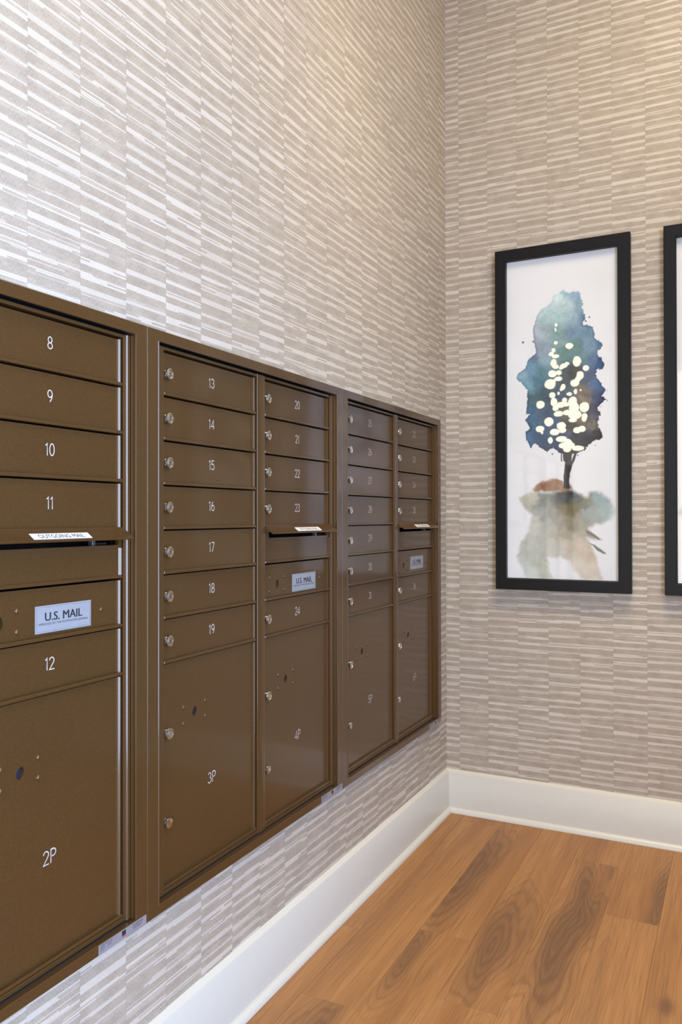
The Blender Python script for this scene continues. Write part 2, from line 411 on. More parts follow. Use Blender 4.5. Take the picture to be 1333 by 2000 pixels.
# ------------------------------------------------------------------ lettering
def arc(cx, cy, rx, ry, a0, a1, n=10):
    return [(cx + rx * math.cos(math.radians(a0 + (a1 - a0) * i / n)), cy + ry * math.sin(math.radians(a0 + (a1 - a0) * i / n))) for i in range(n + 1)]
GLYPH = {   # single-line engraved figures, height 1
    '0': (0.56, [arc(0.28, 0.5, 0.25, 0.5, 90, 450, 22)]),
    '1': (0.30, [[(0.02, 0.84), (0.12, 0.89), (0.19, 1.0), (0.19, 0.0)]]),
    '2': (0.56, [arc(0.27, 0.73, 0.25, 0.27, 165, -20, 12) + [(0.40, 0.48), (0.03, 0.0), (0.54, 0.0)]]),
    '3': (0.56, [arc(0.26, 0.76, 0.22, 0.24, 155, -80, 12) + arc(0.26, 0.27, 0.26, 0.27, 80, -160, 14)]),
    '4': (0.58, [[(0.42, 0.0), (0.42, 1.0), (0.02, 0.26), (0.56, 0.26)]]),
    '5': (0.56, [[(0.48, 1.0), (0.09, 1.0), (0.05, 0.54)] + arc(0.27, 0.32, 0.25, 0.32, 125, -155, 16)]),
    '6': (0.56, [[(0.40, 1.0), (0.10, 0.50)] + arc(0.28, 0.30, 0.24, 0.30, 150, -225, 20)]),
    '7': (0.54, [[(0.03, 1.0), (0.51, 1.0), (0.17, 0.0)]]),
    '8': (0.56, [arc(0.28, 0.75, 0.21, 0.25, -90, 270, 20), arc(0.28, 0.25, 0.25, 0.25, 90, 450, 20)]),
    '9': (0.56, [[(0.14, 0.0)] + arc(0.28, 0.42, 0.24, 0.30, -60, -5, 5) + arc(0.28, 0.70, 0.24, 0.30, 0, 360, 20)]),
    'P': (0.56, [[(0.06, 0.0), (0.06, 1.0), (0.30, 1.0)] + arc(0.30, 0.74, 0.24, 0.26, 90, -90, 10) + [(0.06, 0.48)]]),
}
NINE = [(0.16, 0.02)] + arc(0.26, 0.62, 0.26, 0.62, -68, -10, 6)
GLYPH['9'] = (0.56, [arc(0.27, 0.70, 0.24, 0.30, 0, 360, 20), [(0.51, 0.70)] + arc(0.15, 0.66, 0.36, 0.64, 0, -72, 9)])
GLYPH['6'] = (0.56, [arc(0.29, 0.30, 0.24, 0.30, 0, 360, 20), [(0.05, 0.30)] + arc(0.41, 0.34, 0.36, 0.64, 180, 108, 9)])
def number_mesh(text, height, stroke):
    b = MB(); adv = 0.13
    total = sum(GLYPH[c][0] for c in text) + adv * (len(text) - 1)
    cur = -total / 2; hw = stroke / 2
    for c in text:
        w_, lines = GLYPH[c]
        for li, L in enumerate(lines):
            P = [Vector(((cur + x) * height, (y - 0.5) * height)) for x, y in L]
            closed = (P[0] - P[-1]).length < 1e-6
            if closed: P = P[:-1]
            n = len(P); left, right = [], []
            for i in range(n):
                d0 = (P[i] - P[i - 1]) if (i > 0 or closed) else (P[1] - P[0])
                d1 = (P[(i + 1) % n] - P[i]) if (i < n - 1 or closed) else (P[-1] - P[-2])
                d0 = d0.normalized(); d1 = d1.normalized(); t_ = (d0 + d1).normalized()
                k = min(1.9, 1 / max(0.4, t_.dot(d1))); off = Vector((-t_.y, t_.x)) * hw * k
                left.append(P[i] + off); right.append(P[i] - off)
            if not closed:
                for e_, q_ in ((0, 1), (-1, -2)):
                    ext = (P[e_] - P[q_]).normalized() * hw * 0.6
                    left[e_] = left[e_] + ext; right[e_] = right[e_] + ext
            xx = 0.00006 * li
            b.add([(xx, p.x, p.y) for p in left + right], [(i, n + i, n + (i + 1) % n, (i + 1) % n) for i in range(n if closed else n - 1)], 'ink')
        cur += w_ + adv
    return b.mesh('number', smooth=False)
def type_verts(text, bold=0.0):
    cu = bpy.data.curves.new('type', 'FONT'); cu.body = text; cu.size = 1.0; cu.offset = bold; cu.resolution_u = 3
    ob = bpy.data.objects.new('type', cu); COL.objects.link(ob)
    dg = bpy.context.evaluated_depsgraph_get(); me = ob.evaluated_get(dg).to_mesh()
    v = [q.co[:2] for q in me.vertices]; f = [tuple(p.vertices) for p in me.polygons]
    ob.evaluated_get(dg).to_mesh_clear(); bpy.data.objects.remove(ob); bpy.data.curves.remove(cu)
    xs = [q[0] for q in v]; ys = [q[1] for q in v]
    x0, x1, y0, y1 = min(xs), max(xs), min(ys), max(ys)
    return [((x - x0) / (x1 - x0), (y - y0) / (y1 - y0)) for x, y in v], f
_types = {}
def put_type(b, text, y0, y1, z0, z1, mat, bold=0.0, place=None):
    if (text, bold) not in _types: _types[(text, bold)] = type_verts(text, bold)
    v, f = _types[(text, bold)]
    place = place or (lambda y, z: (0, y, z))
    b.add([place(y0 + a * (y1 - y0), z0 + c * (z1 - z0)) for a, c in v], f, mat)

# ------------------------------------------------------------------ mailbox parts (unit frame: y from the unit's left joint, z from floor)
XF = -0.004                                          # plane of the door faces
PITCH = 0.0897; DZ0 = 1.479                          # compartment rows
COLS = (0.0, 0.3785)
DL, DF, DR = 0.0675, 0.392, 0.4055                   # door: left edge, end of flat face, hinge side
ARC_R, ARC_A = 0.0165, math.radians(43)
def door_profile():
    p = [(-0.013, DL), (XF - 0.001, DL), (XF, DL + 0.001)]
    p += [(XF + ARC_R * (1 - math.cos(ARC_A * i / 10)), DF + ARC_R * math.sin(ARC_A * i / 10)) for i in range(11)]
    xe = p[-1][0]
    ye = p[-1][1]; p += [(xe, ye + 0.0006), (xe - 0.0010, ye + 0.0010), (-0.013, ye + 0.0010)]
    return p[::-1] if False else p
def ellipse(cy, cz, ry, rz, n=18, pinch=0.0):
    out = []
    for i in range(n):
        a = 2 * math.pi * i / n
        out.append((cy + ry * math.cos(a) * (1 - pinch * abs(math.sin(a)) ** 3) + (0.25 * ry * math.sin(a) if pinch else 0), cz + rz * math.sin(a)))
    return out
def door_mesh(rows, hole=None, lip=0.0062, gap=0.0030):
    """door covering `rows` compartments; z = 0 at the top of its cell"""
    h = rows * PITCH; z0, z1 = -h + lip - 0.0005, -gap
    b = MB(); prof = door_profile()
    if hole is None:
        b.prism_z(prof, z0, z1, 'bronze')
    else:
        b.prism_z(prof, z0, z1, 'bronze', skip=(2,))
        outer = [(DL + 0.001, z0), (DF, z0), (DF, z1), (DL + 0.001, z1)]
        b.plate(outer, [hole], XF, 'bronze'); b.tube_x(hole, XF, -0.013, 'bronze')
    b.box(-0.010, 0.0042, DL, DR + 0.0014, -h, -h + lip, 'bronze', 0.0009)
    return b.mesh('mailbox_door', angle=28, recalc=hole is None)

def lock_mesh(slit=True):
    b = MB()
    b.lathe_x([(0.0090, 0), (0.0096, 0.0008), (0.0094, 0.0040), (0.0088, 0.0046), (0.0088, 0.0062), (0.0115, 0.0066), (0.0118, 0.0080), (0.0112, 0.0100),
               (0.0092, 0.0108), (0.0080, 0.0104), (0.0074, 0.0092), (0.0066, 0.0092), (0.0064, 0.0106)], 0, 0, 'chrome', 24)
    if slit: b.box(0.0100, 0.0109, -0.0007, 0.0007, -0.0042, 0.0042, 'slit')
    return b.mesh('lock', angle=25)
def knob_mesh():
    b = MB()
    b.lathe_x([(0.0092, 0), (0.0100, 0.0008), (0.0106, 0.0040), (0.0100, 0.0056), (0.0080, 0.0066), (0.0045, 0.0071), (0.0012, 0.0072)], 0, 0, 'chrome', 24)
    return b.mesh('knob', angle=40)
def rivet_mesh():
    b = MB()
    b.lathe_x([(0.0050, 0), (0.0048, 0.0010), (0.0038, 0.0020), (0.0022, 0.0027), (0.0006, 0.0029)], 0, 0, 'bronze', 16)
    return b.mesh('rivet', angle=60)
HOLE_P = (0.1765, 0.7335)                            # parcel door keyhole, unit frame column 1
HOLE_M = (0.1365, 0.9778)                            # master panel keyhole, unit frame minus column 2
def cover_mesh(hole, mat):
    b = MB(); b.plate(hole, [], -0.0115, mat); return b.mesh('keyhole_cover', smooth=False)
ztop_parcel1 = DZ0 - 7 * PITCH; ztop_master = DZ0 - 5 * PITCH
hole_parcel = ellipse(HOLE_P[0], HOLE_P[1] - ztop_parcel1, 0.0078, 0.0105, 20, 0.45)
hole_master = ellipse(HOLE_M[0], HOLE_M[1] - ztop_master, 0.0062, 0.0108)
MESH = {'door': door_mesh(1), 'parcel': door_mesh(5, hole_parcel), 'master': door_mesh(1, hole_master), 'lock': lock_mesh(), 'lock_plain': lock_mesh(False),
        'knob': knob_mesh(), 'rivet': rivet_mesh(), 'cover_parcel': cover_mesh(hole_parcel, 'lens'), 'cover_master': cover_mesh(hole_master, 'slit')}

# placard with its border line and words
b = MB(); b.box(0.0, 0.0009, -0.063, 0.063, -0.0229, 0.0229, 'placard', 0.0003)
for (ya, yb, za, zb) in ((-0.060, 0.060, 0.0202, 0.0206), (-0.060, 0.060, -0.0206, -0.0202), (-0.0602, -0.0598, -0.0206, 0.0206), (0.0598, 0.0602, -0.0206, 0.0206)):
    b.box(0.0008, 0.00098, ya, yb, za, zb, 'grey_ink')
MESH['placard'] = b.mesh('placard', smooth=False)
b = MB()
for i, dy in enumerate((-0.0005, -0.00017, 0.00017, 0.0005)):
    put_type(b, 'U.S. MAIL', -0.0420 + dy, 0.0415 + dy, -0.0031, 0.0111, 'black_ink', 0.0, lambda y, z, i=i: (0.00103 + i * 0.00003, y, z))
put_type(b, 'APPROVED BY THE POSTMASTER GENERAL', -0.0560, 0.0555, -0.0096, -0.0061, 'black_ink', 0.0, lambda y, z: (0.00105, y, z))
MESH['placard_text'] = b.mesh('placard_text', smooth=False)

# outgoing mail flap, tilted hood
F0 = (0.005, 1.1242); FD = (0.024, -0.0177); FY0, FY1 = 0.4435, 0.7865
FLEN = math.hypot(*FD); FN = (-FD[1] / FLEN, FD[0] / FLEN)
def on_flap(y, t, off=0.0): return (F0[0] + FD[0] * t + FN[0] * off, y, F0[1] + FD[1] * t + FN[1] * off)
b = MB(); th = 0.0034
prof = [(-0.10, 0.0), (0.325, 0.0), (0.335, -0.0006), (0.345, 0.0004), (0.97, 0.0004), (1.0, -0.0006), (1.0, -th), (0.95, -th - 0.0003), (0.0, -th), (-0.10, -th)]
pts = [(on_flap(0, t, o)[0], on_flap(0, t, o)[2]) for t, o in prof]
b.prism_y(pts, FY0, FY1, 'bronze')
for ya in (FY0, FY1 - 0.004):       # folded cheeks
    pc = [(0.000, 1.1240), (0.005, 1.1225), (0.0215, 1.1090), (0.0165, 1.1085), (0.000, 1.112)]
    b.prism_y(pc, ya + 0.0002, ya + 0.0038, 'bronze')
MESH['flap'] = b.mesh('mail_flap', angle=25, recalc=True)
def flap_label_mesh():
    b = MB(); c = [on_flap(y, t, o) for o in (0.0004, 0.0009) for y, t in ((-0.0640, 0.37), (-0.0640, 0.88), (0.0640, 0.88), (0.0640, 0.37))]
    b.add(c, [(4, 5, 6, 7), (0, 1, 5, 4), (1, 2, 6, 5), (2, 3, 7, 6), (3, 0, 4, 7)], 'label_white')
    t = MB(); put_type(t, 'OUTGOING MAIL', -0.0500, 0.0500, 0.79, 0.47, 'black_ink', 0.0, lambda y, q: on_flap(y, q, 0.00105))
    return b.mesh('flap_label', smooth=False, recalc=True), t.mesh('flap_label_text', smooth=False)
MESH['flap_label'], MESH['flap_label_text'] = flap_label_mesh()

# outgoing mail front: plate with slot
b = MB(); pz0, pz1 = DZ0 - 5 * PITCH + 0.0015, DZ0 - 4 * PITCH - 0.0015
py0, py1 = COLS[1] + DL, COLS[1] + DR
slot = [(0.4665, 1.0937), (0.777, 1.0937), (0.777, 1.1165), (0.4665, 1.1165)]
(sa, sz), (sb, _z), (_s, st_), _q = slot
def _quad(ya, yb, za, zb): b.add([(0.0015, ya, za), (0.0015, yb, za), (0.0015, yb, zb), (0.0015, ya, zb)], [(0, 1, 2, 3)], 'bronze')
_quad(py0, py1 - 0.009, pz0 + 0.006, sz); _quad(py0, py1 - 0.009, st_, pz1); _quad(py0, sa, sz, st_); _quad(sb, py1 - 0.009, sz, st_)
b.tube_x(slot, 0.0015, -0.006, 'bronze')
b.prism_z([(-0.006, py1 - 0.009), (0.0015, py1 - 0.009), (0.0050, py1 - 0.0045), (0.0052, py1 - 0.001), (-0.006, py1)], pz0 + 0.006, 1.088, 'bronze')
b.prism_z([(-0.006, py1 - 0.009), (0.0015, py1 - 0.009), (0.0018, py1 - 0.001), (-0.006, py1)], 1.088, pz1, 'bronze')
b.box(-0.006, 0.0046, py0, py1, pz0, pz0 + 0.0062, 'bronze', 0.0009)
b.box(0.0015, 0.0019, py0 + 0.012, py1 - 0.012, 1.0865, 1.0872, 'bronze_shaded')
MESH['outgoing'] = b.mesh('outgoing_mail_panel', angle=28)
b = MB(); b.box(-0.014, -0.003, 0.714, 0.722, 1.0935, 1.1060, 'latch', 0.0008); b.box(-0.020, -0.010, 0.722, 0.757, 1.0945, 1.0985, 'slit', 0.0008)
MESH['slot_latch'] = b.mesh('slot_latch', smooth=False)

# outer trim of one cabinet
def rect(iy0, iy1, iz0, iz1, x): return [(x, iy0, iz0), (x, W - iy1, iz0), (x, W - iy1, iz1), (x, iy0, iz1)]
def trim_mesh():
    b = MB(); c = 0.0011; L, R, T, B = 0.0335, 0.0325, 0.0225, 0.0197; e = 0.0002
    def lp(d_out, d_in, x):
        if d_in is None: return rect(e + d_out, e + d_out, ZB + d_out, ZT - d_out, x)
        return rect(L - d_in, R - d_in, ZB + B - d_in, ZT - T + d_in, x)
    loops = [lp(0, None, 0.0003), lp(0, None, 0.018 - c), lp(c, None, 0.018), lp(None, 0.0008, 0.018), lp(None, 0.0, 0.0172), lp(None, 0.0, 0.0152)]
    b.ring(loops, 'bronze'); void = lambda x: rect(L, R, ZB + B, ZT - T + 0.009, x)
    b.ring([loops[-1], void(0.0151)], 'bronze_shaded'); b.ring([void(0.0151), void(0.0075)], 'bronze'); b.ring([void(0.0075), void(-0.03)], 'bronze_shaded')  # back of the void coloured dark so the gap shade reads black
    b.prism_z([(0.0165, 0.0312), (0.0178, 0.0312), (0.0194, 0.0328), (0.0194, 0.0338), (0.0165, 0.0338)][::-1], ZB + B, ZT - T, 'bronze')
    return b.mesh('trim_frame', angle=30)
def frame_mesh():
    b = MB(); zl, zh = ZB + 0.0225, ZT - 0.0255
    zo0, zo1 = DZ0 - 12 * PITCH - 0.001, DZ0 + 0.0005
    # right stile with a stepped face
    r0 = COLS[1] + DR + 0.0026
    b.prism_z([(-0.03, r0), (0.0040, r0), (0.0046, r0 + 0.0006), (0.0046, 0.7915), (0.0072, 0.7940), (0.0074, 0.7945), (0.0074, 0.8000), (0.0066, 0.8008), (0.0040, 0.8010), (0.0040, 0.8022),
               (0.0098, 0.8024), (0.0102, 0.8028), (0.0102, 0.8055), (-0.03, 0.8055)], zl, zh, 'bronze')
    # left stile
    b.prism_z([(-0.03, 0.031), (0.0102, 0.031), (0.0102, 0.0350), (0.0046, 0.0352), (0.0046, 0.0645), (0.0038, 0.0658), (-0.03, 0.0658)], zl, zh, 'bronze')
    # rails
    b.box(-0.03, 0.0044, 0.06, r0 + 0.001, zo1, zh, 'bronze', 0.0005)
    b.box(-0.03, 0.0044, 0.06, r0 + 0.001, zl, zo0, 'bronze', 0.0005)
    return b.mesh('door_frame', angle=28, recalc=True)
def mullion_mesh():
    b = MB(); m0, m1 = DR + 0.0034, COLS[1] + DL - 0.0016
    p = [(-0.03, m0), (0.0050, m0), (0.0056, m0 + 0.0005), (0.0056, m0 + 0.0020), (0.0040, m0 + 0.0022), (0.0040, m0 + 0.0030), (0.0056, m0 + 0.0032)]
    n = 8; a0, a1 = m0 + 0.0036, m1
    for i in range(n + 1):
        s_ = i / n; p.append((0.0056 + 0.0022 * math.sin(math.pi * min(1, s_ * 0.75 + 0.12)) - 0.0006 - (0.0025 if i == n else 0), a0 + (a1 - a0) * s_))
    p += [(-0.03, m1)]
    b.prism_z(p, ZB + 0.0225, ZT - 0.0255, 'bronze')
    return b.mesh('mullion', angle=28, recalc=True)
def body_mesh():
    b = MB(); y0, y1, z0, z1 = 0.014, W - 0.014, ZB + 0.014, ZT - 0.014; xb = -0.135; xf = -0.031
    v = [(xf, y0, z0), (xf, y1, z0), (xf, y1, z1), (xf, y0, z1), (xb, y0, z0), (xb, y1, z0), (xb, y1, z1), (xb, y0, z1)]
    b.add(v, [(4, 5, 6, 7), (0, 1, 5, 4), (1, 2, 6, 5), (2, 3, 7, 6), (3, 0, 4, 7)], 'bronze_shaded')
    return b.mesh('cabinet_body', smooth=False)
MESH['trim'] = trim_mesh(); MESH['frame'] = frame_mesh(); MESH['mullion'] = mullion_mesh(); MESH['body'] = body_mesh()

# small printed sticker at the lower right of each trim
SY0, SY1, SZ0, SZ1 = 0.7070, 0.8335, 0.3712, 0.3893
b = MB(); b.box(0.01805, 0.0184, SY0, SY1, SZ0, SZ1, 'sticker', 0.0001)
MESH['sticker'] = b.mesh('sticker', smooth=False)
pl = lambda y, z: (0.01855, y, z)
def bar(b, ya, yb, za, zb, m): b.add([pl(ya, za), pl(yb, za), pl(yb, zb), pl(ya, zb)], [(0, 1, 2, 3)], m)
def sticker_prints():
    out = []
    b = MB(); put_type(b, 'USPS-STD-4C', 0.7110, 0.7420, 0.3842, 0.3876, 'black_ink', 0.0, pl)
    for i, (ya, yb) in enumerate(((0.711, 0.722), (0.711, 0.724), (0.711, 0.720))): bar(b, ya, yb, 0.3822 - i * 0.0026, 0.3831 - i * 0.0026, 'grey_ink')
    for ya, yb, z in ((0.729, 0.741, 0.3815), (0.729, 0.739, 0.3792)): bar(b, ya, yb, z, z + 0.0009, 'grey_ink')
    out.append(('sticker_text', b.mesh('sticker_text', smooth=False)))
    b = MB(); put_type(b, 'FLORENCE', 0.7955, 0.8235, 0.3832, 0.3872, 'black_ink', 0.0, pl)
    for ya, yb, z in ((0.7955, 0.822, 0.3806), (0.7955, 0.818, 0.3785)): bar(b, ya, yb, z, z + 0.0009, 'grey_ink')
    out.append(('sticker_text', b.mesh('sticker_text', smooth=False)))
    b = MB(); bar(b, 0.7665, 0.7765, 0.3795, 0.3872, 'black_ink'); bar(b, 0.7665, 0.7765, 0.3765, 0.3795, 'red_ink')
    out.append(('sticker_emblem', b.mesh('sticker_emblem', smooth=False)))
    return out
STICKER = sticker_prints()

def make_unit(seam_y, label, first, parcel, dplate, dlabel):
    root = thing('mailbox_cabinet', label, 'mailboxes', (0, seam_y, ZB), 'bronze mailbox cabinets in a row on the wall')
    z = -ZB
    for nm, k in (('cabinet_body', 'body'), ('door_frame', 'frame'), ('mullion', 'mullion'), ('trim_frame', 'trim')):
        link(nm, MESH[k], root, (0, 0, z))
    st = link('sticker', MESH['sticker'], root, (0, 0, z)); [link(nm_, me_, st) for nm_, me_ in STICKER]
    def tenant(col, row, num):
        d = link('mailbox_door', MESH['door'], root, (0, COLS[col], DZ0 - row * PITCH + z))
        d['label'] = 'door numbered %d' % num
        link('lock', MESH['lock'], d, (XF, 0.0838, -0.505 * PITCH))
        link('number', number_mesh(str(num), 0.0198, 0.0019), d, (XF + 0.0004, 0.2378, -0.457 * PITCH))
    n = first
    for r in range(7): tenant(0, r, n); n += 1
    for r in range(4): tenant(1, r, n); n += 1
    tenant(1, 6, n)
    for col in (0, 1):
        zt_ = DZ0 - 7 * PITCH
        d = link('parcel_door', MESH['parcel'], root, (0, COLS[col], zt_ + z)); d['label'] = 'tall parcel door %dP' % (parcel + col)
        link('lock', MESH['lock_plain'], d, (XF, 0.0838, 0.709 - zt_)); link('knob', MESH['knob'], d, (XF, 0.0870, 0.528 - zt_))
        link('keyhole_cover', MESH['cover_parcel'], d)
        for sy in (-1, 1):
            for sz in (-1, 1): link('rivet', MESH['rivet'], d, (XF, HOLE_P[0] + sy * 0.0376, HOLE_P[1] - 0.001 + sz * 0.0166 - zt_))
        link('number', number_mesh('%dP' % (parcel + col), 0.0222, 0.0019), d, (XF + 0.0004, 0.2375, 0.577 - zt_))
    d = link('master_panel', MESH['master'], root, (0, COLS[1], ztop_master + z))
    link('keyhole_cover', MESH['cover_master'], d)
    for dy, dz in ((-0.0365, 0.0168), (0.0335, 0.0168), (-0.0365, -0.0168), (0.0335, -0.0168), (0.222, 0.0)):
        link('rivet', MESH['rivet'], d, (XF, HOLE_M[0] + dy, HOLE_M[1] + dz - ztop_master))
    pc = (XF, 0.6475 - COLS[1] + dplate[0], 0.9749 - ztop_master + dplate[1])
    link('placard', MESH['placard'], d, pc)['label'] = 'pale rectangular placard'
    link('placard_text', MESH['placard_text'], d, pc)
    o = link('outgoing_mail_panel', MESH['outgoing'], root, (0, 0, z)); link('slot_latch', MESH['slot_latch'], o)
    f = link('mail_flap', MESH['flap'], root, (0, 0, z))
    link('flap_label', MESH['flap_label'], f, (0, dlabel, 0)); link('flap_label_text', MESH['flap_label_text'], f, (0, dlabel, 0))
    return root
make_unit(SEAM[3], 'bronze mailbox cabinet cut off by the left edge, doors 8 to 12 in view', 1, 1, (0.0, 0.0), 0.6195)
make_unit(SEAM[2], 'middle bronze mailbox cabinet in the wall, doors 13 to 24', 13, 3, (0.004, -0.001), 0.6335)
make_unit(SEAM[1], 'bronze mailbox cabinet nearest the corner, doors 25 to 36', 25, 5, (-0.0075, 0.0072), 0.6335)

# ------------------------------------------------------------------ pictures
def vnoise(x, y, seed, octaves=4):
    rng = np.random.RandomState(seed); out = np.zeros_like(x); amp = 1.0; tot = 0
    for o in range(octaves):
        t = rng.rand(64, 64); xi = np.floor(x).astype(int); yi = np.floor(y).astype(int)
        fx = x - xi; fy = y - yi; fx = fx * fx * (3 - 2 * fx); fy = fy * fy * (3 - 2 * fy)
        g = lambda a, c: t[(yi + c) % 64, (xi + a) % 64]
        out += amp * ((g(0, 0) * (1 - fx) + g(1, 0) * fx) * (1 - fy) + (g(0, 1) * (1 - fx) + g(1, 1) * fx) * fy)
        tot += amp; amp *= 0.55; x = x * 2.03 + 7.1; y = y * 2.03 + 3.7
    return out / tot * 2 - 1
def sdf(px, py, poly):
    P = np.array(poly); Q = np.roll(P, -1, 0); d = np.full(px.shape, 1e9); inside = np.zeros(px.shape, bool)
    for (ax, ay), (bx_, by_) in zip(P, Q):
        ex, ey = bx_ - ax, by_ - ay; wx, wy = px - ax, py - ay
        t = np.clip((wx * ex + wy * ey) / (ex * ex + ey * ey + 1e-12), 0, 1)
        d = np.minimum(d, np.hypot(wx - ex * t, wy - ey * t))
        c = ((ay > py) != (by_ > py)); xin = ax + (py - ay) / (by_ - ay + 1e-12) * ex
        inside ^= c & (px < xin)
    return np.where(inside, -d, d)
CROWN = [(0.1717, 0.1436), (0.1879, 0.1428), (0.2138, 0.1279), (0.2308, 0.1453), (0.2415, 0.1384), (0.2706, 0.1425), (0.2741, 0.1776), (0.2771, 0.2051), (0.2885, 0.2307), (0.2831, 0.2653), (0.3144, 0.275), (0.3195, 0.2933), (0.322, 0.3177), (0.3503, 0.3446), (0.3451, 0.3575), (0.3322, 0.3617), (0.3423, 0.4002), (0.3525, 0.4171), (0.3447, 0.4299), (0.3267, 0.4312), (0.3291, 0.4583), (0.3445, 0.4809), (0.3588, 0.506), (0.3443, 0.5238), (0.3586, 0.5408), (0.3442, 0.5507), (0.3286, 0.5659), (0.3414, 0.5935), (0.3388, 0.6068), (0.3283, 0.6332), (0.3448, 0.6555), (0.3436, 0.6769), (0.3229, 0.6815), (0.2916, 0.7019), (0.281, 0.7205), (0.2387, 0.7163), (0.2065, 0.7261), (0.185, 0.7171), (0.1742, 0.7057), (0.1524, 0.7215), (0.136, 0.7099), (0.1085, 0.6922), (0.0863, 0.6969), (0.0725, 0.6712), (0.0698, 0.6431), (0.0867, 0.6271), (0.0701, 0.5983), (0.087, 0.5768), (0.073, 0.5788), (0.0761, 0.5287), (0.0791, 0.4897), (0.0624, 0.4662), (0.0372, 0.4391), (0.043, 0.4199), (0.0712, 0.4053), (0.0825, 0.3727), (0.1104, 0.3473), (0.1023, 0.3076), (0.0997, 0.2684), (0.1111, 0.2196), (0.1277, 0.1937), (0.1552, 0.1802), (0.1689, 0.1598)]
CROWN_COL = [(0.1878, 0.162, (196, 212, 204)), (0.2095, 0.1373, (140, 170, 180)), (0.2573, 0.154, (130, 160, 175)), (0.2199, 0.1877, (190, 208, 204)), (0.2677, 0.1986, (150, 180, 185)), (0.1441, 0.2121, (182, 208, 202)), (0.1983, 0.229, (178, 208, 198)), (0.241, 0.2337, (165, 192, 196)), (0.2833, 0.2382, (105, 140, 165)), (0.1218, 0.2762, (190, 200, 205)), (0.1547, 0.2795, (175, 200, 198)), (0.1872, 0.2827, (150, 188, 182)), (0.2408, 0.2881, (130, 165, 185)), (0.2935, 0.2934, (120, 155, 180)), (0.1324, 0.3437, (165, 178, 192)), (0.1048, 0.3635, (110, 140, 165)), (0.2086, 0.3177, (140, 175, 165)), (0.2617, 0.3391, (105, 150, 140)), (0.3037, 0.3484, (130, 160, 180)), (0.3399, 0.3517, (95, 135, 165)), (0.2191, 0.3625, (105, 145, 135)), (0.2721, 0.378, (110, 150, 150)), (0.3138, 0.3978, (95, 125, 160)), (0.3448, 0.4165, (60, 95, 140)), (0.0542, 0.4264, (150, 185, 200)), (0.0934, 0.4182, (105, 155, 180)), (0.132, 0.4213, (90, 140, 150)), (0.1487, 0.3839, (150, 180, 185)), (0.2401, 0.4297, (70, 70, 62)), (0.2186, 0.4609, (75, 82, 84)), (0.2927, 0.4501, (80, 95, 120)), (0.3135, 0.484, (90, 115, 155)), (0.3444, 0.497, (60, 100, 150)), (0.0764, 0.4672, (130, 180, 195)), (0.1098, 0.464, (70, 120, 135)), (0.1426, 0.5051, (55, 85, 95)), (0.0983, 0.5301, (60, 100, 110)), (0.1313, 0.5654, (62, 88, 110)), (0.186, 0.5245, (60, 85, 110)), (0.2183, 0.5101, (70, 85, 100)), (0.282, 0.5035, (125, 105, 80)), (0.2923, 0.5367, (150, 130, 105)), (0.3236, 0.5279, (70, 85, 115)), (0.3443, 0.5399, (50, 70, 105)), (0.313, 0.5757, (60, 60, 80)), (0.0814, 0.5681, (55, 105, 140)), (0.2607, 0.551, (120, 100, 70)), (0.0867, 0.6159, (50, 100, 130)), (0.0809, 0.6715, (60, 110, 150)), (0.1197, 0.6731, (55, 85, 115)), (0.1582, 0.6471, (60, 85, 115)), (0.1476, 0.5857, (58, 88, 108)), (0.1855, 0.6208, (58, 85, 115)), (0.2176, 0.6607, (75, 85, 105)), (0.2391, 0.6343, (70, 65, 58)), (0.2601, 0.6734, (48, 44, 42)), (0.3128, 0.6324, (125, 112, 90)), (0.3025, 0.6049, (95, 85, 75)), (0.3336, 0.6065, (75, 80, 100)), (0.3282, 0.6655, (45, 43, 42)), (0.2916, 0.6856, (40, 38, 38)), (0.2388, 0.6999, (45, 43, 42)), (0.1525, 0.7021, (55, 75, 110)), (0.1851, 0.6978, (55, 70, 95)), (0.1469, 0.7186, (60, 55, 60)), (0.218, 0.5786, (110, 100, 80)), (0.271, 0.6033, (130, 112, 80))]
